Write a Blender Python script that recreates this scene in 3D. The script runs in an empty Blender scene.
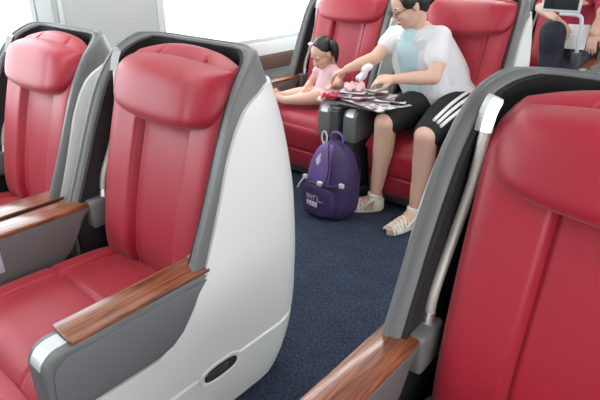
import bpy, bmesh, math, random
from mathutils import Vector, Matrix, noise
random.seed(7)
R = math.radians
scene = bpy.context.scene
COL = scene.collection

# ------------------------------------------------------------ materials
def mat(name, col, rough=.5, metal=0., noise_amt=0., noise_scale=20., bump=0., bump_scale=200., coat=0., spec=.5, sheen=0., sss=0.):
    m = bpy.data.materials.new(name); m.use_nodes = True
    nt = m.node_tree; b = nt.nodes['Principled BSDF']
    b.inputs['Base Color'].default_value = (*col, 1)
    b.inputs['Roughness'].default_value = rough
    b.inputs['Metallic'].default_value = metal
    b.inputs['Coat Weight'].default_value = coat
    b.inputs['Specular IOR Level'].default_value = spec
    b.inputs['Sheen Weight'].default_value = sheen
    b.inputs['Subsurface Weight'].default_value = sss
    b.inputs['Subsurface Scale'].default_value = .01
    tc = nt.nodes.new('ShaderNodeTexCoord')
    if noise_amt:
        n = nt.nodes.new('ShaderNodeTexNoise'); n.inputs['Scale'].default_value = noise_scale; n.inputs['Detail'].default_value = 6
        mx = nt.nodes.new('ShaderNodeMix'); mx.data_type = 'RGBA'
        mx.inputs['A'].default_value = (*[c * (1 - noise_amt) for c in col], 1)
        mx.inputs['B'].default_value = (*[min(1, c * (1 + noise_amt)) for c in col], 1)
        nt.links.new(tc.outputs['Object'], n.inputs['Vector'])
        nt.links.new(n.outputs['Fac'], mx.inputs['Factor'])
        nt.links.new(mx.outputs['Result'], b.inputs['Base Color'])
    if bump:
        n2 = nt.nodes.new('ShaderNodeTexNoise'); n2.inputs['Scale'].default_value = bump_scale; n2.inputs['Detail'].default_value = 3
        bp = nt.nodes.new('ShaderNodeBump'); bp.inputs['Strength'].default_value = bump; bp.inputs['Distance'].default_value = .002
        nt.links.new(tc.outputs['Object'], n2.inputs['Vector'])
        nt.links.new(n2.outputs['Fac'], bp.inputs['Height'])
        nt.links.new(bp.outputs['Normal'], b.inputs['Normal'])
    return m

def wood_mat():
    m = bpy.data.materials.new('walnut_veneer'); m.use_nodes = True
    nt = m.node_tree; b = nt.nodes['Principled BSDF']
    tc = nt.nodes.new('ShaderNodeTexCoord'); mp = nt.nodes.new('ShaderNodeMapping')
    mp.inputs['Scale'].default_value = (70, 4, 30)
    n = nt.nodes.new('ShaderNodeTexNoise'); n.inputs['Scale'].default_value = 1.6; n.inputs['Detail'].default_value = 6; n.inputs['Distortion'].default_value = .7
    cr = nt.nodes.new('ShaderNodeValToRGB')
    e = cr.color_ramp.elements; e[0].position = .32; e[0].color = (.09, .022, .010, 1); e[1].position = .68; e[1].color = (.36, .12, .05, 1)
    nt.links.new(tc.outputs['Object'], mp.inputs['Vector']); nt.links.new(mp.outputs['Vector'], n.inputs['Vector'])
    nt.links.new(n.outputs['Fac'], cr.inputs['Fac']); nt.links.new(cr.outputs['Color'], b.inputs['Base Color'])
    b.inputs['Roughness'].default_value = .28; b.inputs['Coat Weight'].default_value = .6; b.inputs['Coat Roughness'].default_value = .12
    return m

def carpet_mat():
    m = bpy.data.materials.new('navy_carpet'); m.use_nodes = True
    nt = m.node_tree; b = nt.nodes['Principled BSDF']
    tc = nt.nodes.new('ShaderNodeTexCoord')
    n = nt.nodes.new('ShaderNodeTexNoise'); n.inputs['Scale'].default_value = 85; n.inputs['Detail'].default_value = 4
    cr = nt.nodes.new('ShaderNodeValToRGB')
    e = cr.color_ramp.elements; e[0].position = .3; e[0].color = (.022, .030, .052, 1); e[1].position = .75; e[1].color = (.075, .10, .16, 1)
    n3 = nt.nodes.new('ShaderNodeTexNoise'); n3.inputs['Scale'].default_value = 9; n3.inputs['Detail'].default_value = 3
    mx = nt.nodes.new('ShaderNodeMix'); mx.data_type = 'RGBA'; mx.blend_type = 'MULTIPLY'; mx.inputs['Factor'].default_value = .5
    nt.links.new(tc.outputs['Object'], n.inputs['Vector']); nt.links.new(tc.outputs['Object'], n3.inputs['Vector'])
    nt.links.new(n.outputs['Fac'], cr.inputs['Fac'])
    nt.links.new(cr.outputs['Color'], mx.inputs['A']); nt.links.new(n3.outputs['Fac'], mx.inputs['B'])
    nt.links.new(mx.outputs['Result'], b.inputs['Base Color'])
    b.inputs['Roughness'].default_value = .95; b.inputs['Specular IOR Level'].default_value = .2
    bp = nt.nodes.new('ShaderNodeBump'); bp.inputs['Strength'].default_value = .6; bp.inputs['Distance'].default_value = .004
    nt.links.new(n.outputs['Fac'], bp.inputs['Height']); nt.links.new(bp.outputs['Normal'], b.inputs['Normal'])
    return m

def print_mat(name, cols, scale, seed=0.):
    """newsprint / coloured magazine page: blocky pictures with rows of fine text"""
    m = bpy.data.materials.new(name); m.use_nodes = True
    nt = m.node_tree; b = nt.nodes['Principled BSDF']
    tc = nt.nodes.new('ShaderNodeTexCoord'); mp = nt.nodes.new('ShaderNodeMapping')
    mp.inputs['Location'].default_value = (seed, seed * 1.7, 0)
    v = nt.nodes.new('ShaderNodeTexVoronoi'); v.distance = 'CHEBYCHEV'; v.inputs['Scale'].default_value = scale
    cr = nt.nodes.new('ShaderNodeValToRGB'); cr.color_ramp.interpolation = 'CONSTANT'
    el = cr.color_ramp.elements
    while len(el) < len(cols): el.new(.5)
    for i, c in enumerate(cols): el[i].position = i / len(cols); el[i].color = (*c, 1)
    sx = nt.nodes.new('ShaderNodeSeparateColor')
    nt.links.new(tc.outputs['Object'], mp.inputs['Vector']); nt.links.new(mp.outputs['Vector'], v.inputs['Vector'])
    nt.links.new(v.outputs['Color'], sx.inputs['Color']); nt.links.new(sx.outputs['Red'], cr.inputs['Fac'])
    n = nt.nodes.new('ShaderNodeTexNoise'); n.inputs['Scale'].default_value = 120
    mx = nt.nodes.new('ShaderNodeMix'); mx.data_type = 'RGBA'; mx.blend_type = 'MULTIPLY'; mx.inputs['Factor'].default_value = .12
    nt.links.new(mp.outputs['Vector'], n.inputs['Vector'])
    nt.links.new(cr.outputs['Color'], mx.inputs['A']); nt.links.new(n.outputs['Fac'], mx.inputs['B'])
    nt.links.new(mx.outputs['Result'], b.inputs['Base Color'])
    b.inputs['Roughness'].default_value = .45
    return m

def emis(name, col, s):
    m = bpy.data.materials.new(name); m.use_nodes = True
    b = m.node_tree.nodes['Principled BSDF']
    b.inputs['Base Color'].default_value = (*col, 1)
    b.inputs['Emission Color'].default_value = (*col, 1); b.inputs['Emission Strength'].default_value = s
    return m

def glass_mat():
    m = bpy.data.materials.new('window_glass'); m.use_nodes = True
    nt = m.node_tree; nt.nodes.clear()
    o = nt.nodes.new('ShaderNodeOutputMaterial'); mx = nt.nodes.new('ShaderNodeMixShader')
    t = nt.nodes.new('ShaderNodeBsdfTransparent'); t.inputs['Color'].default_value = (.95, .98, 1, 1)
    g = nt.nodes.new('ShaderNodeBsdfGlossy'); g.inputs['Roughness'].default_value = .02
    lw = nt.nodes.new('ShaderNodeLayerWeight'); pw = nt.nodes.new('ShaderNodeMath'); pw.operation = 'POWER'; pw.inputs[1].default_value = 4
    ml = nt.nodes.new('ShaderNodeMath'); ml.operation = 'MULTIPLY'; ml.inputs[1].default_value = .5
    nt.links.new(lw.outputs['Facing'], pw.inputs[0]); nt.links.new(pw.outputs[0], ml.inputs[0])
    nt.links.new(ml.outputs[0], mx.inputs['Fac']); nt.links.new(t.outputs[0], mx.inputs[1]); nt.links.new(g.outputs[0], mx.inputs[2])
    nt.links.new(mx.outputs[0], o.inputs['Surface'])
    return m

M = dict(
    red=mat('red_leather', (.37, .010, .028), .42, noise_amt=.08, noise_scale=6, bump=.12, bump_scale=260, sheen=.15),
    grey=mat('grey_shell_plastic', (.145, .15, .15), .42, bump=.05, bump_scale=500),
    rim=mat('grey_rim_plastic', (.22, .225, .235), .36),
    panel=mat('grey_arm_panel', (.155, .155, .165), .55, bump=.05, bump_scale=600),
    white=mat('white_shell_plastic', (.74, .75, .73), .32, coat=.2),
    black=mat('black_lining', (.012, .012, .013), .7),
    dark=mat('charcoal_plastic', (.045, .047, .05), .5),
    silver=mat('satin_silver', (.62, .60, .55), .38, .35),
    chrome=mat('satin_chrome', (.85, .86, .88), .2, .9),
    cap=mat('pearl_end_cap', (.75, .77, .8), .25, .3),
    wood=wood_mat(), carpet=carpet_mat(), glass=glass_mat(),
    wall=mat('pale_wall_panel', (.50, .53, .52), .5), wallw=mat('white_wall_panel', (.80, .82, .82), .45),
    frame=mat('window_frame_paint', (.66, .72, .72), .4),
    brown=mat('brown_ledge', (.13, .07, .05), .4), ceil=mat('ceiling_panel', (.8, .8, .8), .6),
    ground=mat('platform_concrete', (.7, .72, .72), .9, noise_amt=.1, noise_scale=3),
    lamp=emis('lamp_diffuser', (1, .98, .95), 8),
    skin=mat('skin', (.70, .44, .33), .5, sss=.1), skinc=mat('child_skin', (.74, .46, .35), .5, sss=.1), skinp=mat('passenger_skin', (.55, .33, .24), .5, sss=.1),
    hair=mat('black_hair', (.012, .010, .010), .45, bump=.5, bump_scale=90),
    shirt=mat('white_shirt_cotton', (.74, .75, .77), .85, bump=.3, bump_scale=60),
    vest=mat('pale_aqua_tee', (.50, .70, .74), .85, bump=.2, bump_scale=60),
    shorts=mat('black_shorts', (.008, .009, .012), .8, bump=.25, bump_scale=40),
    stripe=mat('white_stripe', (.8, .8, .8), .7),
    sandal=mat('cream_sandal', (.78, .73, .64), .6), sole=mat('sandal_sole', (.62, .55, .45), .7),
    pink=mat('pale_pink_cotton', (.83, .55, .60), .85, noise_amt=.15, noise_scale=45, bump=.2, bump_scale=60),
    purple=mat('purple_nylon', (.045, .024, .10), .65, noise_amt=.5, noise_scale=40, bump=.3, bump_scale=150),
    purple2=mat('violet_nylon', (.14, .08, .28), .6, bump=.3, bump_scale=120),
    logo=mat('pale_print', (.62, .6, .68), .6), strap=mat('pale_webbing', (.6, .6, .62), .7),
    navy=mat('navy_trousers', (.007, .008, .02), .8, bump=.3, bump_scale=40), crimson=mat('crimson_shirt', (.36, .015, .05), .8),
    lip=mat('lip', (.45, .10, .10), .5), eye=mat('eye_white', (.8, .8, .8), .3), iris=mat('dark_iris', (.02, .01, .01), .2),
    screen=mat('dark_screen', (.006, .007, .010), .12), screenf=mat('pale_screen_frame', (.62, .65, .68), .35),
    paper=mat('white_paper', (.82, .82, .8), .7), redcloth=mat('red_fabric', (.55, .01, .03), .7),
    bag=mat('clear_plastic_film', (.75, .72, .8), .2), label=mat('pale_blue_plate', (.50, .56, .66), .4),
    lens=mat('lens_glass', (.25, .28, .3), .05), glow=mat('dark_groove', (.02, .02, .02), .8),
)
M['mag1'] = print_mat('magazine_page', [(.85, .85, .86), (.10, .08, .09), (.9, .88, .88), (.55, .25, .27), (.85, .82, .82), (.25, .2, .25), (.8, .78, .75)], 30, 1.)
M['mag2'] = print_mat('newspaper_page', [(.88, .88, .86), (.4, .38, .38), (.9, .88, .87), (.16, .13, .13), (.85, .85, .85), (.6, .4, .4)], 34, 4.)
M['mag3'] = print_mat('catalogue_page', [(.8, .78, .76), (.35, .1, .14), (.72, .72, .75), (.1, .1, .14)], 26, 9.)

# ------------------------------------------------------------ helpers
def link(o, parent=None):
    COL.objects.link(o)
    if parent: o.parent = parent
    return o

def obj(name, verts, faces, m, parent=None, sharp=38, smooth=True, off=(0, 0, 0)):
    me = bpy.data.meshes.new(name)
    bm = bmesh.new()
    vs = [bm.verts.new(Vector(v) - Vector(off)) for v in verts]
    for f in faces:
        try: bm.faces.new([vs[i] for i in f])
        except ValueError: pass
    bmesh.ops.remove_doubles(bm, verts=bm.verts, dist=1e-6)
    bmesh.ops.recalc_face_normals(bm, faces=bm.faces)
    for f in bm.faces: f.smooth = smooth
    for e in bm.edges:
        if len(e.link_faces) == 2 and e.calc_face_angle(0) > R(sharp): e.smooth = False
    bm.to_mesh(me); bm.free()
    me.materials.append(m if not isinstance(m, str) else M[m])
    return link(bpy.data.objects.new(name, me), parent)

class MB:
    def __init__(s): s.v = []; s.f = []
    def add(s, v, f):
        n = len(s.v); s.v += [tuple(p) for p in v]; s.f += [[i + n for i in q] for q in f]; return s
    def box(s, lo, hi, b=0.):
        x0, y0, z0 = lo; x1, y1, z1 = hi
        bm = bmesh.new(); bmesh.ops.create_cube(bm, size=1)
        for v in bm.verts: v.co = Vector(((x0 + x1) / 2 + v.co.x * (x1 - x0), (y0 + y1) / 2 + v.co.y * (y1 - y0), (z0 + z1) / 2 + v.co.z * (z1 - z0)))
        if b: bmesh.ops.bevel(bm, geom=bm.edges[:], offset=b, segments=3, affect='EDGES', profile=.5)
        return s.bm(bm)
    def bm(s, bm):
        bm.verts.index_update(); s.add([v.co[:] for v in bm.verts], [[v.index for v in f.verts] for f in bm.faces]); bm.free(); return s
    def tube(s, pts, rad, n=12, cap=True, flat=1., up=None):
        pts = [Vector(p) for p in pts]
        if not hasattr(rad, '__len__'): rad = [rad] * len(pts)
        rings = []; prev = None
        for i, p in enumerate(pts):
            t = (pts[min(i + 1, len(pts) - 1)] - pts[max(i - 1, 0)]).normalized()
            if prev is None:
                a = Vector(up) if up else (Vector((0, 0, 1)) if abs(t.z) < .9 else Vector((1, 0, 0)))
            else: a = prev
            a = (a - t * a.dot(t)).normalized(); bb = t.cross(a); prev = a
            rings.append([p + (a * math.cos(2 * math.pi * k / n) * flat + bb * math.sin(2 * math.pi * k / n)) * rad[i] for k in range(n)])
        v = [q for r in rings for q in r]; f = []
        for i in range(len(rings) - 1):
            for k in range(n): f.append([i * n + k, i * n + (k + 1) % n, (i + 1) * n + (k + 1) % n, (i + 1) * n + k])
        if cap: f += [list(range(n))[::-1], [(len(rings) - 1) * n + k for k in range(n)]]
        return s.add(v, f)
    def ball(s, c, r, rot=None, seg=20, rings=14):
        if not hasattr(r, '__len__'): r = (r, r, r)
        bm = bmesh.new(); bmesh.ops.create_uvsphere(bm, u_segments=seg, v_segments=rings, radius=1)
        mt = Matrix.Translation(c) @ (rot.to_4x4() if rot else Matrix()) @ Matrix.Diagonal((*r, 1))
        bmesh.ops.transform(bm, matrix=mt, verts=bm.verts)
        return s.bm(bm)
    def prism(s, poly, x0, x1, b=0., axis='x'):
        """poly in (y,z), extruded along x"""
        bm = bmesh.new()
        vs = [bm.verts.new((x0, p[0], p[1])) for p in poly]
        f = bm.faces.new(vs); r = bmesh.ops.extrude_face_region(bm, geom=[f])
        for e in r['geom']:
            if isinstance(e, bmesh.types.BMVert): e.co.x = x1
        bmesh.ops.recalc_face_normals(bm, faces=bm.faces)
        if b:
            ed = [e for e in bm.edges if abs(e.verts[0].co.x - e.verts[1].co.x) < 1e-6]
            bmesh.ops.bevel(bm, geom=ed, offset=b, segments=3, affect='EDGES', profile=.5)
        return s.bm(bm)
    def make(s, name, m, parent=None, **k): return obj(name, s.v, s.f, m, parent, **k)

def interp(tab, x):
    if x <= tab[0][0]: return tab[0][1]
    for (a, b), (c, d) in zip(tab, tab[1:]):
        if x <= c: return b + (d - b) * (x - a) / (c - a)
    return tab[-1][1]

def smooth_tab(tab, n=60):
    """catmull-rom-ish smoothing of a 1D table by resampling with smoothing passes"""
    a, b = tab[0][0], tab[-1][0]
    xs = [a + (b - a) * i / n for i in range(n + 1)]; ys = [interp(tab, x) for x in xs]
    for _ in range(4): ys = [ys[0]] + [(ys[i - 1] + 2 * ys[i] + ys[i + 1]) / 4 for i in range(1, n)] + [ys[-1]]
    return list(zip(xs, ys))

def catmull(pts, n=8):
    P = [Vector(p) for p in pts]; P = [2 * P[0] - P[1]] + P + [2 * P[-1] - P[-2]]; out = []
    for i in range(1, len(P) - 2):
        a, b, c, d = P[i - 1:i + 3]
        for k in range(n):
            t = k / n
            out.append(.5 * ((2 * b) + (c - a) * t + (2 * a - 5 * b + 4 * c - d) * t * t + (3 * b - a - 3 * c + d) * t ** 3))
    out.append(P[-2]); return out

def thing(name, label, cat, loc=(0, 0, 0), rz=0, group=None):
    o = bpy.data.objects.new(name, None); COL.objects.link(o); o.empty_display_size = .1
    o.location = loc; o.rotation_euler = (0, 0, rz); o['label'] = label; o['category'] = cat
    if group: o['group'] = group
    return o
def tag(o, label, cat, group=None):
    o['label'] = label; o['category'] = cat
    if group: o['group'] = group
    return o
def struct(o): o['kind'] = 'structure'; return o

def cushion(fn, depth, grooves=(), hgrooves=(), nu=56, nv=40, edge=.5, gd=.012, gw=.012, crown=.0, back=.02):
    """closed upholstered pad. fn(u,v,d): u,v in [-1,1], d = height above its base; returns a point"""
    def ev(t):  # denser sampling near borders
        return math.sin(t * math.pi / 2)
    us = [ev(-1 + 2 * i / nu) for i in range(nu + 1)]; vs = [ev(-1 + 2 * j / nv) for j in range(nv + 1)]
    extra = []
    for g in grooves: extra += [g - gw * 2, g - gw, g, g + gw, g + gw * 2]
    us = sorted(set([round(x, 5) for x in us + extra if -1 <= x <= 1]))
    extra = []
    for g in hgrooves: extra += [g - gw * 2, g - gw, g, g + gw, g + gw * 2]
    vs = sorted(set([round(x, 5) for x in vs + extra if -1 <= x <= 1]))
    def h(u, v):
        e = (1 - abs(u) ** 8) ** edge * (1 - abs(v) ** 6) ** edge
        d = depth * e + crown * (1 - u * u) * (1 - v * v)
        for g in grooves: d -= gd * math.exp(-((u - g) / gw) ** 2) * e
        for g in hgrooves: d -= gd * math.exp(-((v - g) / gw) ** 2) * e
        return d
    V = []; F = []; n = len(us); m = len(vs)
    for v in vs:
        for u in us: V.append(fn(u, v, h(u, v)))
    for v in vs:
        for u in us: V.append(fn(u, v, -back * ((1 - abs(u) ** 8) * (1 - abs(v) ** 6)) ** .5))
    for j in range(m - 1):
        for i in range(n - 1):
            a = j * n + i; F.append([a, a + 1, a + n + 1, a + n]); b = a + n * m; F.append([b, b + n, b + n + 1, b + 1])
    return V, F

# ------------------------------------------------------------ camera
cam_d = bpy.data.cameras.new('camera'); cam = bpy.data.objects.new('camera', cam_d); COL.objects.link(cam)
scene.camera = cam
FPX = 524.; H = 1.4
pit = math.atan(250 / FPX); yaw = math.atan(500 / math.hypot(FPX, 250))
cam_d.sensor_width = 36; cam_d.lens = FPX / 600 * 36; cam_d.clip_start = .02
cam.location = (0, 0, H); cam.rotation_euler = (math.pi / 2 - pit, 0, yaw)
cam_d.dof.use_dof = False

# ------------------------------------------------------------ setting
XW = -2.78
def bx(name, lo, hi, m, kind=True, b=0., parent=None):
    o = MB().box(lo, hi, b).make(name, m, parent)
    if kind: struct(o)
    return o
bx('floor', (XW, -2.2, -.06), (1.7, 7, 0), 'carpet')
bx('ceiling', (XW - .1, -2.2, 2.25), (1.8, 7, 2.33), 'ceil')
bx('wall_back', (XW, 7, 0), (1.7, 7.1, 2.25), 'wall')
gp = bx('ground', (-30, -15, -.5), (XW - .25, 25, -.4), 'ground')
# window wall with real openings
WZ0, WZ1 = .80, 1.62
wins = [(-1.9, 1.22), (1.93, 4.2), (4.9, 6.6)]
w = MB()
w.box((XW - .1, -2.2, 0), (XW, 7, WZ0 - .16)).box((XW - .1, -2.2, WZ1), (XW, 7, 2.25))
ys = [-2.2] + [y for p in wins for y in p] + [7]
for a, b in zip(ys[::2], ys[1::2]): w.box((XW - .1, a, WZ0 - .16), (XW, b, WZ1))
for a, b in wins: w.box((XW - .1, a, WZ0 - .16), (XW, b, WZ0))
struct(w.make('wall_left', 'wall'))
for i, (a, b) in enumerate(wins):
    f = MB()
    t = .05
    f.box((XW - .08, a, WZ0), (XW + .012, a + t, WZ1), .006).box((XW - .08, b - t * .5, WZ0), (XW + .012, b, WZ1), .006)
    f.box((XW - .08, a, WZ0), (XW + .02, b, WZ0 + .03), .006).box((XW - .08, a, WZ1 - .03), (XW + .012, b, WZ1), .006)
    wo = struct(f.make('window_%d' % (i + 1), 'frame'))
    p = MB().box((XW - .06, a + t, WZ0 + .03), (XW - .055, b - t * .5, WZ1 - .03)).make('pane', 'glass', wo)
# ribs on the pillar, pale band and brown ledge below the windows
# opposite side of the carriage: same wall with windows, and the front bulkhead
XO = 1.7
w = MB(); w.box((XO, -2.2, 0), (XO + .1, 7, WZ0)).box((XO, -2.2, WZ1), (XO + .1, 7, 2.25))
ys = [-2.2, -1.9, 1.2, 1.93, 4.2, 4.9, 6.6, 7]
for a, b in zip(ys[::2], ys[1::2]): w.box((XO, a, WZ0), (XO + .1, b, WZ1))
struct(w.make('wall_right', 'wall'))
bx('wall_front', (XW, -2.3, 0), (XO, -2.2, 2.25), 'wallw')
struct(MB().box((XW, 1.222, WZ0 + .02), (XW + .02, 1.30, 2.25), .005).box((XW, 1.335, WZ0 + .02), (XW + .012, 1.36, 2.25), .004).make('trim_1', 'frame'))
bx('trim_2', (XW, -2.2, .70), (XW + .03, 7, .80), 'wallw', b=.01)
bx('trim_3', (XW, -2.2, .60), (XW + .05, 7, .70), 'brown', b=.008)
bx('baseboard_left', (XW, -2.2, 0), (XW + .02, 7, .1), 'dark')
for k, (x, y0, y1) in enumerate([(-1.9, -1.5, 6.5), (.7, -1.5, 6.5)]):
    t = thing('ceiling_light', ['long ceiling light strip above the window side seats', 'long ceiling light strip above the aisle side'][k], 'light', (x, 2.5, 2.25))
    MB().box((-.16, y0 - 2.5, -.03), (.16, y1 - 2.5, 0), .01).make('housing', 'white', t)
    MB().box((-.13, y0 - 2.45, -.036), (.13, y1 - 2.55, -.0305)).make('diffuser', 'lamp', t)
# ------------------------------------------------------------ seats
# seat frame: x across (centre 0), y towards the rear, z up; numbers measured for the aisle seat
HW = .36
front_edge = smooth_tab([(.03, .70), (.55, .71), (.60, .735), (.75, .80), (.885, .855), (.985, .90), (1.05, .94), (1.095, .975), (1.122, 1.01), (1.143, 1.06)])
white_edge = smooth_tab([(.40, .58), (.43, .66), (.506, .719), (.60, .765), (.751, .823), (.885, .871), (.985, .926), (1.03, .975), (1.057, 1.054)])
rear = smooth_tab([(.0, 1.13), (.06, 1.17), (.15, 1.21), (.3, 1.235), (.5, 1.245), (.7, 1.235), (.9, 1.20), (1.06, 1.155), (1.165, 1.125)])
halfw = smooth_tab([(.0, .335), (.1, .352), (.3, .36), (.8, .36), (1.0, .352), (1.165, .325)])
def plan(z, ys, off=0., n=26, rc=.17):
    """half plan outline from the front (x=+w,y=ys) to the rear centre, inset by off"""
    wz = interp(halfw, z) - off; yr = interp(rear, z) - off; rc = max(rc - off, .03)
    ys = min(ys, yr - .012)
    pts = [(wz, -1.), (wz, yr - rc)]
    for k in range(1, 17):
        a = k / 16 * math.pi / 2; pts.append((wz - rc + rc * math.cos(a), yr - rc + rc * math.sin(a)))
    pts.append((0, yr))
    # clip y>=ys on the way round
    out = []
    for i in range(len(pts) - 1):
        p, q = pts[i], pts[i + 1]
        if q[1] < ys: continue
        if p[1] < ys and q[1] >= ys:
            t = (ys - p[1]) / max(1e-9, q[1] - p[1]); p = (p[0] + (q[0] - p[0]) * t, ys)
        if not out: out.append(p)
        out.append(q)
    L = [0]
    for p, q in zip(out, out[1:]): L.append(L[-1] + math.hypot(q[0] - p[0], q[1] - p[1]))
    res = []
    for k in range(n + 1):
        s = L[-1] * k / n
        for i in range(len(out) - 1):
            if s <= L[i + 1] + 1e-9:
                t = (s - L[i]) / max(1e-9, L[i + 1] - L[i]); p, q = out[i], out[i + 1]
                res.append((p[0] + (q[0] - p[0]) * t, p[1] + (q[1] - p[1]) * t)); break
    return res
def ring(z, ys, off):
    h = plan(z, ys, off)
    return [(x, y, z) for x, y in h] + [(-x, y, z) for x, y in h[::-1][1:]]
def gridf(n, m, a=0):
    return [[a + j * n + i, a + j * n + i + 1, a + (j + 1) * n + i + 1, a + (j + 1) * n + i] for j in range(m - 1) for i in range(n - 1)]
OFF = (0, .7, 0)

def shell_parts(t):
    zs = [.10, .25, .4, .5, .56] + [.60 + .04 * k for k in range(12)] + [1.06, 1.08, 1.095, 1.105, 1.115, 1.124, 1.131, 1.136, 1.14]
    T = .050
    outer = [ring(z, interp(front_edge, z), .008) for z in zs]
    inner = [ring(z, interp(front_edge, z) + .012, T) for z in zs]
    n = len(outer[0]); m = len(zs)
    V = [p for r in outer for p in r]; F = gridf(n, m)
    # rim: outer edge -> raised ridge -> inner edge
    def edge(g): return [g[j][0] for j in range(m)] + g[m - 1][1:-1] + [g[j][-1] for j in range(m - 1, -1, -1)]
    eo, ei = edge(outer), edge(inner)
    b = len(V); k = len(eo)
    rows = [eo]
    for f, lift in ((.12, .008), (.35, .010), (.42, .004), (.62, .006), (.9, .006)):
        r = []
        for i in range(k):
            o_, i_ = Vector(eo[i]), Vector(ei[i]); p = o_.lerp(i_, f)
            zz = min(1, max(0, (p.z - 1.0) / .16)); p.y -= lift * (1 - zz); p.z += lift * zz; r.append(tuple(p))
        rows.append(r)
    rows.append(ei)
    V += [p for r in rows for p in r]; F += gridf(k, len(rows), b)
    obj('shell', V, F, 'grey', t, off=OFF, sharp=50)
    # dark lining inside
    inn = [ring(z, interp(front_edge, z) + .0125, T) for z in zs]; inn2 = [ring(z, interp(front_edge, z) + .014, T + .012) for z in zs]
    V = [p for r in inn for p in r]; F = gridf(n, m); b = len(V)
    V += [p for r in inn2 for p in r]; F += gridf(n, m, b)
    e1 = [j * n for j in range(m)]; e2 = [j * n + b for j in range(m)]
    for q, r in zip(range(m - 1), range(1, m)):
        F += [[e1[q], e1[r], e2[r], e2[q]], [e1[q] + n - 1, e2[q] + n - 1, e2[r] + n - 1, e1[r] + n - 1]]
    for i in range(n - 1): F.append([(m - 1) * n + i, (m - 1) * n + i + 1, b + (m - 1) * n + i + 1, b + (m - 1) * n + i])
    obj('shell_lining', V, F, 'black', t, off=OFF)
    # white outer cover: lower band all along, rear panel up to just below the rim
    G = .236   # groove height
    zs = [.03, .06, .10, .15, .19, G - .008, G - .003, G + .003, G + .008, .27, .32, .37, .396]
    rr = []
    for z in zs:
        o_ = .006 if abs(z - G) < .004 else 0.
        rr.append(ring(z, .37, o_ - .001))
    zs1 = len(rr)
    for z in [.396, .41, .43, .46, .50, .55] + [.6 + .04 * k for k in range(11)] + [1.01, 1.025, 1.036, 1.045, 1.052, 1.057]:
        rr.append(ring(z, interp(white_edge, z), -.001))
    n = len(rr[0]); m = len(rr)
    V = [p for r in rr for p in r]; F = gridf(n, zs1) + gridf(n, m - zs1, zs1 * n)
    # inward lip on the edge so the cover has thickness
    bo = [rr[j][0] for j in range(m)] + rr[m - 1][1:-1] + [rr[j][-1] for j in range(m - 1, -1, -1)]
    b = len(V); k = len(bo)
    V += bo; c = len(V)
    for p in bo:
        s = 1 - .012 / max(.2, math.hypot(p[0], p[1] - .8)); V.append((p[0] * s, .8 + (p[1] - .8) * s, p[2]))
    F += [[b + i, b + i + 1, c + i + 1, c + i] for i in range(k - 1)]
    obj('outer_cover', V, F, 'white', t, off=OFF, sharp=40)

def arm_profile():
    """(y,z) outline of the grey arm panel"""
    pts = [(.775, .586), (.365, .586)]
    c, r = (.345, .536), .05
    for k in range(9):
        a = math.pi / 2 + k / 8 * math.pi / 2; pts.append((c[0] + r * math.cos(a), c[1] + r * math.sin(a)))
    pts += [(.292, .46), (.297, .402), (.58, .402), (.63, .412), (.67, .44), (.705, .49), (.74, .55)]
    return pts
def inset(poly, d):
    cx = sum(p[0] for p in poly) / len(poly); cy = sum(p[1] for p in poly) / len(poly)
    return [(p[0] + (d if p[0] < cx else -d), p[1] + (d if p[1] < cy else -d)) for p in poly]

def arms(t, sides=(-1, 1)):
    for s in sides:
        x0, x1 = sorted((s * .272, s * .363))
        a = MB().prism([(y, z) for y, z in arm_profile()], x0, x1, .008).make('armrest', 'grey', t, off=OFF)
        # recessed-looking flat panel on the outside and inside
        q = inset(arm_profile(), .016)
        MB().prism(q, s * .363 - s * .001, s * .3665, .001).make('side_panel', 'panel', a, off=OFF)
        MB().box((x0 - .004, .368, .585), (x1 - .001, .776, .600), .004).make('wood_top', 'wood', a, off=OFF)
        MB().box((min(s * .262, s * .318), .765, .50), (max(s * .262, s * .318), .87, .605), .012).make('arm_root', 'grey', a, off=OFF)
        # pearl cap wrapping the front of the arm
        P = [(.366, .5885)]; c, r = (.345, .536), .0525
        for k in range(10):
            an = math.pi / 2 + k / 9 * math.pi * .42; P.append((c[0] + r * math.cos(an), c[1] + r * math.sin(an)))
        V = []; F = []
        for (y, z) in P:
            V += [(x0 + .022, y, z), (x1 - .022, y, z)]
        for (y, z) in P:
            yy = y + (c[0] - y) * .2; zz = z + (c[1] - z) * .2
            V += [(x0 + .022, yy, zz), (x1 - .022, yy, zz)]
        k = len(P)
        for i in range(k - 1):
            F += [[2 * i, 2 * i + 1, 2 * i + 3, 2 * i + 2], [2 * (k + i), 2 * (k + i) + 2, 2 * (k + i) + 3, 2 * (k + i) + 1],
                  [2 * i, 2 * i + 2, 2 * (k + i) + 2, 2 * (k + i)], [2 * i + 1, 2 * (k + i) + 1, 2 * (k + i) + 3, 2 * i + 3]]
        obj('end_cap', V, F, 'cap', a, off=OFF)
        # front support under the cap running down to the base
        MB().box((s * .315 - .035, .31, .08), (s * .315 + .018 * (1 if s > 0 else 1), .70, .405), .01).make('arm_base', 'dark', a, off=OFF)

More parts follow.
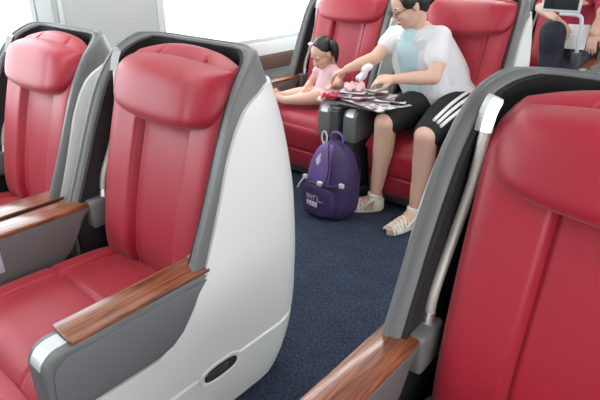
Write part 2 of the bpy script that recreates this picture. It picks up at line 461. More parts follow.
def seat(name, label, loc, group):
    t = thing(name, label, 'seat', loc, 0, group)
    shell_parts(t); arms(t)
    # backrest: leans from (y .745, z .43) to (y .955, z 1.125)
    def fb(u, v, d):
        s = (v + 1) / 2; y = .835 + .205 * s - .02 * math.sin(math.pi * s); z = .41 + .715 * s
        wx = .292 - .022 * (1 - s)
        if s > .85: wx *= (1 - ((s - .85) / .15) ** 2 * .16)
        wing = .022 * max(0, (abs(u) - .55) / .45) ** 1.5
        arch = .012 * max(0, (s - .8) / .2) - .035 * u * u * max(0, (s - .8) / .2)
        return (.020 + u * (wx - .006), y - d - wing + .030 / (1 + math.exp((-u - .37) * 45)) / (1 + math.exp((u - .48) * 45)) * min(1, max(0, .62 - v) * 4) * min(1, (1 + v) * 12), z + arch)
    V, F = cushion(fb, .075, grooves=(-.38, .50), hgrooves=(), nu=60, nv=60, edge=.45, gd=.020, gw=.024)
    obj('backrest', V, F, 'red', t, off=OFF, sharp=70)
    def fh(u, v, d):
        a = u * math.sqrt(1 - .22 * v * v); b = v * math.sqrt(1 - .24 * u * u)
        s = (b + 1) / 2
        z = 1.026 + .086 * b; y = .932 + .060 * s
        z += -.020 * (1 - a * a) * (1 - s) - .010 * a * a * s
        side = .034 * max(0, abs(a) - .30) ** 1.8
        return (.024 + a * .268, y - d + side - .012, z)
    V, F = cushion(fh, .074, nu=56, nv=40, edge=.5, crown=.010, gd=.0015, gw=.06, grooves=(.62,))
    obj('headrest', V, F, 'red', t, off=OFF, sharp=70)
    def fs(u, v, d):
        s = (v + 1) / 2; y = .285 + .56 * s
        return (u * .265, y - .02 * (1 - s) * 0, .375 + d - .02 * s - .03 * max(0, 1 - s * 4) ** 2 + .018 * max(0, (abs(u) - .6) / .4))
    V, F = cushion(fs, .085, grooves=(-.62, .62), hgrooves=(.05,), nu=56, nv=48, edge=.42, gd=.010, gw=.026, crown=.006)
    obj('seat_cushion', V, F, 'red', t, off=OFF, sharp=70)
    def fl(u, v, d):
        s = (v + 1) / 2
        return (u * .262, .335 - .05 * s - d - .02 * (1 - s) * 0, .07 + .32 * s)
    V, F = cushion(fl, .06, hgrooves=(-.05,), nu=30, nv=40, edge=.4, gd=.022, gw=.05)
    obj('leg_rest', V, F, 'red', t, off=OFF, sharp=70)
    MB().box((-.27, .36, .03), (.27, 1.05, .37), .02).make('base', 'dark', t, off=OFF)
    for s in (-1,):
        pts = catmull([(s * .290, .835, .60), (s * .290, .850, .68), (s * .286, .905, .80), (s * .274, .935, .92), (s * .268, .945, 1.02), (s * .268, .955, 1.06)], 6)
        o = MB().tube(pts, .0125, 12).make('side_rail', 'silver', t, off=OFF)
        MB().tube([(s * .290, .832, .575), (s * .290, .84, .63)], [.021, .014], 14).make('ferrule', 'chrome', o, off=OFF)
        MB().tube(catmull([(s * .270, .938, 1.035), (s * .269, .950, 1.075), (s * .262, .962, 1.105)], 5), [.016] * 10 + [.014], 4, flat=1.2).make('rail_clip', 'chrome', o, off=OFF)
    # recline latch: pocket rim, dark hollow and the lever in it, on each side
    for s in (-1, 1):
        V = []; F = []; N = 24
        def ell(a, b, dx):
            return [(s * (.3605 + dx), .785 + a * math.copysign(abs(math.cos(2 * math.pi * k / N)) ** .7, math.cos(2 * math.pi * k / N)), .222 + b * math.copysign(abs(math.sin(2 * math.pi * k / N)) ** .8, math.sin(2 * math.pi * k / N)) ) for k in range(N)]
        rs = [ell(.085, .036, -.002), ell(.083, .034, .004), ell(.074, .027, .004), ell(.066, .022, .0015)]
        for r in rs: V += r
        for j in range(3):
            for k in range(N): F.append([j * N + k, j * N + (k + 1) % N, (j + 1) * N + (k + 1) % N, (j + 1) * N + k])
        o = obj('latch_pocket', V, F, 'white', t, off=OFF)
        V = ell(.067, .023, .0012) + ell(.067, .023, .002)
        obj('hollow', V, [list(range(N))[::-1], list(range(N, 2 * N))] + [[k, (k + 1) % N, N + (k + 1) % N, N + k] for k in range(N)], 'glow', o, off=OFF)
        MB().box((min(s * .3615, s * .367), .725, .212), (max(s * .3615, s * .367), .813, .237), .002).make('lever', 'dark', o, off=OFF)
    return t

def copy_tree(o, parent=None, **kw):
    c = o.copy(); COL.objects.link(c); c.parent = parent
    for ch in list(o.children): copy_tree(ch, c)
    return c
XC, XG, XR = -1.362, -2.15, -.13
C = seat('train_seat', 'red leather seat with white outer shell, on the aisle, in the middle of the carriage view', (XC, .7, 0), 'red leather seats in grey shells')
def more(label, x, dy, zs=1.):
    c = copy_tree(C); c.location = (x, .7 + dy, 0); c.scale.z = zs; c['label'] = label; return c
SW = more('pale-lit red leather seat in the near row, beside the windows, empty', XG - .005, -.02, .975)
SR = more('bright red leather seat nearest the camera, across the aisle at the right', XR + .005, .105, 1.022)
SG = more('red leather seat by the window that the toddler in pink sits on', XG - .01, 2.06)
SM = more('red leather seat that the woman in the white shirt sits on', XC + .02, 2.06)
SP = more('red leather seat in the row furthest back, carrying the passenger in navy trousers', XC + .05, 4.1)

for q in (SG, SM, SP):      # back rows: leg rest folded in, cushion pushed back
    for ch in q.children:
        if ch.name.startswith('leg_rest'): ch.location.y = .14
        if ch.name.split('.')[0] in ('shell', 'shell_lining', 'backrest', 'outer_cover'): ch.scale.z = 1.035
        if ch.name.startswith('headrest'): ch.location.z = .042
        if ch.name.startswith('base'): ch.location.y = .08
        if ch.name.startswith('seat_cushion'): ch.scale.y = .82; ch.location.y = .026
C['label'] = 'empty red leather seat showing its big white side cover and wood arm, front middle'
# ------------------------------------------------------------ people
def V3(*a): return Vector(a)
def frame(fwd, up=(0, 0, 1)):
    """matrix whose -Y column looks along fwd"""
    y = -Vector(fwd).normalized(); u = Vector(up); x = y.cross(u).normalized(); z = x.cross(y).normalized()
    return Matrix((x, y, z)).transposed()
def skinned(mb, name, m, parent, voxel=.005, smooth=3, off=(0, 0, 0)):
    o = obj(name, mb.v, mb.f, m, parent, off=off)
    r = o.modifiers.new('fuse', 'REMESH'); r.mode = 'VOXEL'; r.voxel_size = voxel; r.use_smooth_shade = True
    s = o.modifiers.new('soften', 'SMOOTH'); s.factor = .5; s.iterations = smooth
    return o
def limb(mb, pts, rad, n=16, sub=6):
    """smoothly curved tapering limb through joints"""
    k = len(pts); P = catmull(pts, sub)
    rr = []
    for i in range(k - 1):
        for j in range(sub):
            t = j / sub; t = t * t * (3 - 2 * t); rr.append(rad[i] + (rad[i + 1] - rad[i]) * t)
    rr.append(rad[-1])
    mb.tube(P, rr, n); mb.ball(P[0], rr[0]); mb.ball(P[-1], rr[-1] * .98); return mb
def head(mb, c, rot, h):
    def B(p, r, rr=None): mb.ball(c + rot @ (Vector(p) * h), tuple(x * h for x in r), rot if rr is None else rot @ rr)
    B((0, .06, .13), (.335, .415, .36)); B((0, -.06, -.12), (.285, .32, .33)); B((0, -.16, -.30), (.20, .20, .17)); B((0, -.25, -.40), (.10, .09, .075))
    for s in (-1, 1):
        B((s * .155, -.24, -.13), (.11, .12, .11)); B((s * .13, -.30, .075), (.12, .07, .045)); B((s * .335, .05, -.04), (.035, .085, .125))
        B((s * .13, -.285, .0), (.075, .07, .045))
    mb.tube([c + rot @ (Vector(p) * h) for p in ((0, -.335, .05), (0, -.385, -.05), (0, -.435, -.13))], [.035 * h, .045 * h, .058 * h], 12)
    B((0, -.42, -.145), (.075, .055, .045)); B((0, -.335, -.255), (.11, .06, .035)); B((0, -.31, -.31), (.09, .06, .03))
def face(root, c, rot, h, off, glasses=False, closed=False):
    def P(p): return c + rot @ (Vector(p) * h)
    for s in (-1, 1):
        e = MB().ball(P((s * .13, -.318, .0)), (.052 * h, .042 * h, .022 * h), rot).make('eye', 'eye', root, off=off)
        MB().ball(P((s * .13, -.352, -.006)), (.022 * h, .012 * h, .018 * h), rot).make('iris', 'iris', e, off=off)
        MB().tube([P(p) for p in ((s * .065, -.355, .085), (s * .13, -.375, .108), (s * .215, -.315, .09))], [.010 * h, .015 * h, .008 * h], 8).make('eyebrow', 'hair', root, off=off)
        MB().tube([P(p) for p in ((s * .075, -.352, .018), (s * .13, -.366, .03), (s * .195, -.325, .014))], [.006 * h, .009 * h, .006 * h], 8).make('eyelid_line', 'hair', root, off=off)
    MB().tube([P(p) for p in ((-.085, -.362, -.272), (-.03, -.395, -.258), (0, -.395, -.264), (.03, -.395, -.258), (.085, -.362, -.272))], [.006 * h, .020 * h, .020 * h, .020 * h, .006 * h], 8).ball(P((0, -.375, -.292)), (.055 * h, .025 * h, .018 * h), rot).make('lips', 'lip', root, off=off)
    if glasses:
        g = MB()
        for s in (-1, 1):
            pts = [P((s * .14 + .105 * math.cos(a), -.43, .0 + .075 * math.sin(a))) for a in [k / 20 * 2 * math.pi for k in range(21)]]
            g.tube(pts, .009 * h, 8); g.tube([P((s * .245, -.43, .02)), P((s * .33, -.25, .03)), P((s * .36, .05, .02))], .009 * h, 8)
        g.tube([P((-.035, -.43, .02)), P((0, -.445, .03)), P((.035, -.43, .02))], .009 * h, 8)
        g.make('glasses', 'hair', root, off=off)
def hand(mb, w, d, nrm, L, side, curl=.5, wr=.024, spread=.12, thumb=1.):
    """w wrist, d finger direction, nrm = back of the hand, L = hand length, side +1/-1 picks the thumb side"""
    d = Vector(d).normalized(); nrm = Vector(nrm); nrm = (nrm - d * nrm.dot(d)).normalized(); x = d.cross(nrm) * side
    pl = .50 * L; pw = .21 * L
    for k, f in enumerate((-.75, -.27, .25, .72)):
        mb.tube([w - d * .03 * L, w + d * pl * .45 + x * pw * f * .75, w + d * pl + x * pw * f], [wr * .62, .085 * L, .066 * L], 10)
    mb.ball(w + d * pl * .5, (1, 1, 1) and (.20 * L, .20 * L, .08 * L), Matrix((x, d, nrm)).transposed())
    mb.ball(w, wr)
    for k, (f, ln) in enumerate(((.75, .40), (.27, .47), (-.25, .44), (-.75, .34))):
        p = w + d * pl * .96 + x * pw * f; a = 0; dd = (d + x * spread * f).normalized(); pts = [p]; c = curl * (1 + .12 * k)
        for seg, q in enumerate((.45, .32, .23)):
            a += c * (.7 if seg == 0 else .8)
            p = p + (dd * math.cos(a) - nrm * math.sin(a)) * ln * L * q; pts.append(p)
        mb.tube(pts, [.052 * L, .048 * L, .043 * L, .034 * L], 10); mb.ball(pts[-1], .036 * L, seg=10, rings=8)
        for q in pts[:3]: mb.ball(q, .051 * L, seg=10, rings=8)
    p0 = w + d * .12 * L + x * .10 * L - nrm * .02 * L
    p1 = p0 + (d * .6 + x * .65 - nrm * .25 * thumb).normalized() * .22 * L; p2 = p1 + (d * .85 + x * .25 - nrm * .4 * thumb).normalized() * .18 * L; p3 = p2 + (d * .95 - nrm * .35 * thumb).normalized() * .13 * L
    mb.tube([p0, p1, p2, p3], [.085 * L, .062 * L, .052 * L, .04 * L], 10); mb.ball(p3, .042 * L, seg=10, rings=8)
def foot(mb, ank, d, L, z0):
    """ankle point, horizontal toe direction, foot length, sole height"""
    d = Vector((d[0], d[1], 0)).normalized(); x = Vector((-d.y, d.x, 0)); base = Vector((ank.x, ank.y, z0))
    mb.ball(base - d * .06 * L + V3(0, 0, .14 * L), (.12 * L, .14 * L, .14 * L))
    mb.tube([ank, base + d * .15 * L + V3(0, 0, .20 * L), base + d * .42 * L + V3(0, 0, .12 * L), base + d * .60 * L + V3(0, 0, .075 * L)], [.14 * L, .15 * L, .15 * L, .10 * L], 14)
    mb.tube([base - d * .05 * L + V3(0, 0, .09 * L), base + d * .3 * L + V3(0, 0, .08 * L)], [.12 * L, .11 * L], 12)
    mb.ball(base + d * .55 * L + V3(0, 0, .07 * L), (.17 * L, .17 * L, .065 * L))
    for k, f in enumerate((-.115, -.055, 0, .05, .10)):
        ln = (.19, .21, .20, .17, .13)[k]; r = (.048, .036, .034, .032, .03)[k] * L
        p = base + d * .58 * L + x * f * L * 1.15 + V3(0, 0, .055 * L)
        mb.tube([p, p + d * ln * .6 * L + V3(0, 0, .005), p + d * ln * L - V3(0, 0, .012 * L)], [r * 1.1, r, r * .85], 10); mb.ball(p + d * ln * L - V3(0, 0, .012 * L), r * .88, seg=10, rings=8)
def sandal(root, name, ank, d, L, z0, off):
    d = Vector((d[0], d[1], 0)).normalized(); x = Vector((-d.y, d.x, 0)); base = Vector((ank.x, ank.y, z0))
    # sole: outline polygon with thickness
    out = []
    for k in range(28):
        a = 2 * math.pi * k / 28; u = math.cos(a); v = math.sin(a)
        wdt = .165 + .035 * u; out.append(base + d * (.32 + .52 * u) * L + x * wdt * v * L)
    V = [tuple(p - V3(0, 0, .012)) for p in out] + [tuple(p + V3(0, 0, .004)) for p in out]; n = 28
    r = obj(name, V, [list(range(n))[::-1], list(range(n, 2 * n))] + [[k, (k + 1) % n, n + (k + 1) % n, n + k] for k in range(n)], 'sole', root, off=off)
    up = V3(0, 0, 1); st = MB()
    def arc(t, w, hgt, lean=0., rad=.006):
        c = base + d * t * L; pts = []
        for k in range(13):
            a = math.pi * k / 12; pts.append(c + x * w * L * math.cos(a) + (up * math.sin(a) * hgt + d * lean * math.cos(a) * 1. + d * .0) * L)
        st.tube(pts, rad, 8, flat=1.)
    for t, w_, h_ in ((.72, .185, .125), (.64, .19, .15), (.56, .19, .19), (.46, .18, .235), (.36, .17, .275)):
        arc(t, w_, h_, .06); arc(t, w_, h_, -.06)
    # heel counter and ankle cuff
    for zc in (.05, .10, .15, .20, .25):
        c = base + up * zc * L - d * .03 * L
        st.tube([c + x * .155 * L * math.cos(a) + d * (-.17 * L * math.sin(a)) for a in [k / 14 * math.pi for k in range(15)]], .0085, 8)
    for zc, w_ in ((.30, .150), (.345, .148), (.39, .15)):
        c = base + up * zc * L + d * .0 * L
        st.tube([c + x * w_ * L * math.cos(a) + d * .155 * L * math.sin(a) + up * .03 * L * math.sin(a) for a in [k / 20 * 2 * math.pi for k in range(21)]], .0085, 8)
    for s in (-1, 1):
        st.tube([base + x * s * .165 * L + d * .36 * L + up * .06 * L, base + x * s * .155 * L + d * .12 * L + up * .25 * L, base + x * s * .15 * L - d * .02 * L + up * .36 * L], .007, 8)
        st.tube([base + x * s * .15 * L + d * .02 * L + up * .03 * L, base + x * s * .155 * L + up * .2 * L, base + x * s * .15 * L + up * .36 * L], .008, 8)
    st.make('strap', 'sandal', r, off=off)

# --- woman in the white shirt
def woman():
    O = (-1.35, 2.75, 0)
    t = thing('person', 'woman in white short-sleeved shirt, black shorts and cream sandals, leaning over the printed sheets', 'person', O)
    b = MB()
    hipN, hipF = V3(-1.25, 2.86, .575), V3(-1.44, 2.88, .575)
    kN, kF = V3(-1.19, 2.375, .535), V3(-1.445, 2.39, .55)
    aN, aF = V3(-1.215, 2.385, .105), V3(-1.485, 2.40, .10)
    shN, shF = V3(-1.355, 2.74, .965), V3(-1.62, 2.72, .945)
    nk = V3(-1.475, 2.70, 1.0)
    hd = V3(-1.50, 2.625, 1.135); rot = frame((-.55, -.70, -.50)); hh = .225
    head(b, hd, rot, hh)
    limb(b, [nk + V3(.02, .03, -.06), nk, hd + rot @ V3(0, .03, -.05)], [.07, .052, .055])
    limb(b, [V3(-1.345, 2.87, .58), V3(-1.37, 2.86, .72), V3(-1.43, 2.79, .88), V3(-1.465, 2.74, .96)], [.145, .125, .125, .09])
    limb(b, [shF, nk - V3(0, 0, .04), shN], [.055, .065, .055])
    for h_, k_, a_ in ((hipN, kN, aN), (hipF, kF, aF)):
        limb(b, [h_, h_.lerp(k_, .5) + V3(0, 0, .012), k_], [.095, .08, .062])
        m_ = k_.lerp(a_, .32)
        limb(b, [k_, m_ + V3(0, .018, 0), k_.lerp(a_, .65) + V3(0, .01, 0), a_], [.060, .060, .045, .034])
    foot(b, aF, (-.80, -.60), .235, .016); foot(b, aN, (-.25, -.97), .235, .016)
    # near arm (upper arm down, forearm across the lap), far arm reaching towards the toddler
    eN, wN = V3(-1.295, 2.60, .785), V3(-1.43, 2.43, .785)
    limb(b, [shN, shN.lerp(eN, .5) + V3(.012, 0, 0), eN], [.052, .046, .040]); limb(b, [eN, eN.lerp(wN, .4), wN], [.040, .038, .025])
    hand(b, wN, (-.75, -.25, -.10), (.1, -.45, .9), .17, -1, .55)
    eF, wF = V3(-1.66, 2.58, .845), V3(-1.80, 2.51, .775)
    limb(b, [shF, shF.lerp(eF, .5), eF], [.050, .044, .038]); limb(b, [eF, eF.lerp(wF, .4), wF], [.038, .036, .025])
    hand(b, wF, (-.80, -.25, -.42), (-.35, -.2, .9), .165, 1, .5)
    body = skinned(b, 'body', 'skin', t, .0052, 3, O)
    face(t, hd, rot, hh, O, glasses=True)
    # hair: cap pulled back into a low bun
    def P(p): return hd + rot @ (Vector(p) * hh)
    h = MB(); h.ball(P((0, .12, .19)), (.375 * hh, .42 * hh, .37 * hh), rot); h.ball(P((0, .25, .0)), (.33 * hh, .30 * hh, .33 * hh), rot)
    h.ball(P((0, .26, -.16)), (.26 * hh, .22 * hh, .22 * hh), rot); h.ball(P((0, .50, -.05)), (.17 * hh, .15 * hh, .16 * hh), rot)
    for s in (-1, 1): h.ball(P((s * .30, -.02, .16)), (.09 * hh, .20 * hh, .20 * hh), rot)
    skinned(h, 'hair', 'hair', t, .006, 2, O)
    # shirt with sleeves and an open front
    s = MB()
    limb(s, [V3(-1.35, 2.885, .625), V3(-1.37, 2.88, .72), V3(-1.435, 2.81, .88), V3(-1.475, 2.745, .965)], [.165, .150, .140, .088])
    limb(s, [shF + V3(0, .003, 0), V3(-1.475, 2.708, .952), shN + V3(0, .003, 0)], [.068, .083, .068])
    limb(s, [shN, shN.lerp(eN, .52)], [.068, .067]); limb(s, [shF, shF.lerp(eF, .35)], [.064, .062])
    s.ball(V3(-1.25, 2.93, .63), (.10, .12, .10)); s.ball(V3(-1.435, 2.94, .62), (.10, .12, .09))
    limb(s, [V3(-1.42, 2.725, .95), V3(-1.405, 2.725, .86), V3(-1.375, 2.765, .73), V3(-1.35, 2.79, .64)], [.055, .078, .095, .10])
    limb(s, [V3(-1.56, 2.725, .94), V3(-1.568, 2.71, .86), V3(-1.535, 2.76, .73), V3(-1.49, 2.80, .64)], [.045, .058, .07, .08])
    skinned(s, 'shirt', 'shirt', t, .007, 2, O)
    c = MB().tube(catmull([nk + V3(.045, -.085, -.045), nk + V3(.078, -.02, -.018), nk + V3(.055, .055, .012), nk + V3(0, .078, .02), nk + V3(-.06, .05, .008), nk + V3(-.08, -.015, -.025), nk + V3(-.06, -.08, -.05)], 5), [.008] + [.013] * 29 + [.008], 8)
    skinned(c, 'collar', 'shirt', t, .005, 1, O)
    f = MB(); limb(f, [V3(-1.445, 2.775, .66), V3(-1.478, 2.735, .8), V3(-1.495, 2.69, .9), V3(-1.49, 2.675, .975)], [.10, .090, .082, .060])
    skinned(f, 'tee', 'vest', t, .007, 3, O)
    # shorts down to the knee, three pale stripes on the outer side
    q = MB(); q.ball(V3(-1.345, 2.885, .56), (.195, .16, .12))
    for h_, k_ in ((hipN, kN), (hipF, kF)): limb(q, [h_, h_.lerp(k_, .5) + V3(0, 0, .010), h_.lerp(k_, .93)], [.116, .100, .080])
    sh = skinned(q, 'shorts', 'shorts', t, .007, 3, O)
    ax = (kN - hipN).normalized(); sx = V3(1, 0, 0); sx = (sx - ax * sx.dot(ax)).normalized(); sz = sx.cross(ax); sz = sz if sz.z > 0 else -sz
    for k in range(3):
        pts = []
        for j in range(15):
            u = -.12 + 1.06 * j / 14; r = interp([(-.12, .113), (0, .118), (.5, .103), (.94, .083)], u)
            th = R(72 - 16 * k) - R(10) * (1 - u)
            pts.append(hipN + ax * (kN - hipN).length * u + V3(0, 0, .010 * math.sin(math.pi * max(0, min(1, u)))) + (sx * math.cos(th) + sz * math.sin(th)) * r)
        MB().tube(pts, .0085, 8).make('stripe', 'stripe', sh, off=O)
    sandal(t, 'sandal', aF, (-.80, -.60), .235, .016, O); sandal(t, 'sandal', aN, (-.25, -.97), .235, .016, O)
    return t
woman()

def toddler():
    O = (-2.12, 2.72, .46)
    t = thing('person', 'toddler in a pale pink top with a black ponytail, sitting on the window seat', 'person', O)
    b = MB(); hd = V3(-2.135, 2.70, .80); rot = frame((-.25, -.82, -.55)); hh = .19
    head(b, hd, rot, hh)
    hip = V3(-2.11, 2.76, .535)
    limb(b, [V3(-2.105, 2.745, .66), hd + rot @ V3(0, .03, -.06)], [.036, .042])
    limb(b, [hip, V3(-2.108, 2.755, .60), V3(-2.105, 2.745, .67)], [.088, .082, .06])
    shL, shR = V3(-2.195, 2.735, .672), V3(-2.015, 2.73, .676)
    limb(b, [shL, V3(-2.105, 2.745, .672), shR], [.032, .04, .032])
    # left of picture arm hangs to the lap, the other reaches to the console
    e = V3(-2.235, 2.70, .595); w = V3(-2.225, 2.62, .555)
    limb(b, [shL, e, w], [.030, .025, .018]); hand(b, w, (-.3, -.6, -.25), (-.2, -.2, .9), .085, -1, .4, .017)
    e = V3(-1.985, 2.66, .625); w = V3(-1.955, 2.575, .645)
    limb(b, [shR, e, w], [.030, .025, .018]); hand(b, w, (.1, -.9, .0), (.1, 0, .9), .085, 1, .4, .017)
    # legs: one stretched to the left of the picture, one folded
    k1, a1 = V3(-2.25, 2.64, .535), V3(-2.40, 2.58, .505)
    limb(b, [hip + V3(-.03, 0, -.01), k1, a1], [.06, .043, .028])
    limb(b, [a1, a1 + V3(-.035, -.01, .02), a1 + V3(-.06, -.015, .065)], [.027, .026, .016])
    for q in range(5): b.ball(a1 + V3(-.062 + .004 * q, -.038 + .012 * q, .078 - .002 * abs(q - 1)), .0085, seg=8, rings=6)
    k2, a2 = V3(-2.14, 2.585, .53), V3(-2.315, 2.525, .50)
    limb(b, [hip + V3(.03, 0, -.01), k2, a2], [.06, .043, .028])
    limb(b, [a2, a2 + V3(-.035, -.02, .015), a2 + V3(-.062, -.03, .05)], [.027, .026, .016])
    for q in range(5): b.ball(a2 + V3(-.066 + .004 * q, -.05 + .012 * q, .062 - .002 * abs(q - 1)), .0085, seg=8, rings=6)
    skinned(b, 'body', 'skinc', t, .0042, 3, O)
    face(t, hd, rot, hh, O)
    def P(p): return hd + rot @ (Vector(p) * hh)
    h = MB(); h.ball(P((0, .13, .20)), (.365 * hh, .40 * hh, .34 * hh), rot); h.ball(P((0, .22, .0)), (.33 * hh, .28 * hh, .30 * hh), rot)
    skinned(h, 'hair', 'hair', t, .005, 2, O)
    p = MB(); c0 = P((.36, .30, .22))
    p.tube(catmull([P((.30, .26, .18)), P((.44, .30, .27)), P((.54, .24, .12)), P((.56, .12, -.12)), P((.53, .02, -.32))], 5), [.7 * q for q in (.016, .02, .024, .027, .029, .031, .032, .033, .033, .033, .032, .031, .029, .027, .025, .022, .019, .016, .012, .009, .005)], 10)
    skinned(p, 'ponytail', 'hair', t, .004, 1, O)
    MB().ball(P((.37, .30, .20)), (.02, .02, .02)).make('hair_tie', 'pink', t, off=O)
    MB().ball(P((-.12, -.16, .50)), (.022, .014, .009), rot).make('hair_clip', 'stripe', t, off=O)
    d = MB(); limb(d, [hip + V3(0, -.01, -.005), V3(-2.108, 2.748, .60), V3(-2.105, 2.745, .672)], [.115, .096, .070])
    limb(d, [shL, V3(-2.105, 2.745, .676), shR], [.040, .046, .040])
    d.ball(hip + V3(0, -.05, -.005), (.11, .11, .065))
    skinned(d, 'dress', 'pink', t, .006, 2, O)
    return t
toddler()

def passenger():
    O = (-1.2, 4.85, 0)
    t = thing('person', 'passenger in navy trousers and crimson top behind a fold-out screen', 'person', O)
    b = MB(); hd = V3(-1.25, 4.92, 1.30); rot = frame((.1, -.9, -.35)); hh = .225
    head(b, hd, rot, hh)
    nk = V3(-1.25, 4.95, 1.13)
    limb(b, [nk - V3(0, 0, .06), hd - V3(0, -.02, .05)], [.06, .055])
    limb(b, [V3(-1.25, 4.93, .60), V3(-1.25, 4.95, .8), V3(-1.25, 4.96, 1.0), V3(-1.25, 4.95, 1.08)], [.15, .13, .14, .09])
    sA, sB = V3(-1.42, 4.93, 1.06), V3(-1.06, 4.90, 1.06)
    limb(b, [sA, nk - V3(0, 0, .05), sB], [.055, .07, .055])
    eA, wA = V3(-1.44, 4.62, .98), V3(-1.22, 4.33, .935)
    limb(b, [sA, eA], [.05, .04]); limb(b, [eA, wA], [.042, .028]); hand(b, wA, (.75, -.10, -.70), (-.1, -.7, .8), .18, 1, .35)
    eB, wB = V3(-.98, 4.62, .92), V3(-.955, 4.36, .86)
    limb(b, [sB, eB], [.05, .045]); limb(b, [eB, wB], [.05, .04]); hand(b, wB, (.1, -.5, -.8), (0, -.8, .5), .17, -1, .4)
    hA, hB = V3(-1.34, 4.88, .60), V3(-1.15, 4.88, .60)
    kA, aA = V3(-1.235, 4.36, .845), V3(-1.16, 4.22, .43)
    kB, aB = V3(-1.10, 4.38, .60), V3(-1.12, 4.28, .13)
    limb(b, [hA, kA, aA], [.08, .06, .04]); limb(b, [hB, kB, aB], [.08, .06, .04])
    foot(b, aB, (0, -1), .24, .02); b.tube([aA, aA + V3(.02, -.06, -.05), aA + V3(.04, -.17, -.06)], [.04, .042, .03], 12)
    for q in range(5): b.ball(aA + V3(.018 + q * .011, -.19, -.062), .012, seg=8, rings=6)
    skinned(b, 'body', 'skinp', t, .006, 3, O)
    face(t, hd, rot, hh, O)
    h = MB(); h.ball(hd + rot @ V3(0, .03, .045), (.086, .096, .086), rot); skinned(h, 'hair', 'hair', t, .006, 2, O)
    s = MB(); limb(s, [V3(-1.25, 4.94, .64), V3(-1.25, 4.96, .8), V3(-1.25, 4.97, 1.0), V3(-1.25, 4.955, 1.07)], [.175, .155, .155, .10])
    limb(s, [sA, nk - V3(0, 0, .06), sB], [.066, .078, .066]); limb(s, [sA, sA.lerp(eA, .85)], [.066, .062]); limb(s, [sB, sB.lerp(eB, .5)], [.066, .06])
    skinned(s, 'top', 'crimson', t, .008, 3, O)
    q = MB(); q.ball(V3(-1.245, 4.9, .60), (.19, .15, .12))
    limb(q, [hA, kA, kA.lerp(aA, .45), aA], [.11, .098, .085, .058]); limb(q, [hB, kB, kB.lerp(aB, .45), aB], [.105, .088, .07, .055])
    skinned(q, 'trousers', 'navy', t, .008, 3, O)
passenger()
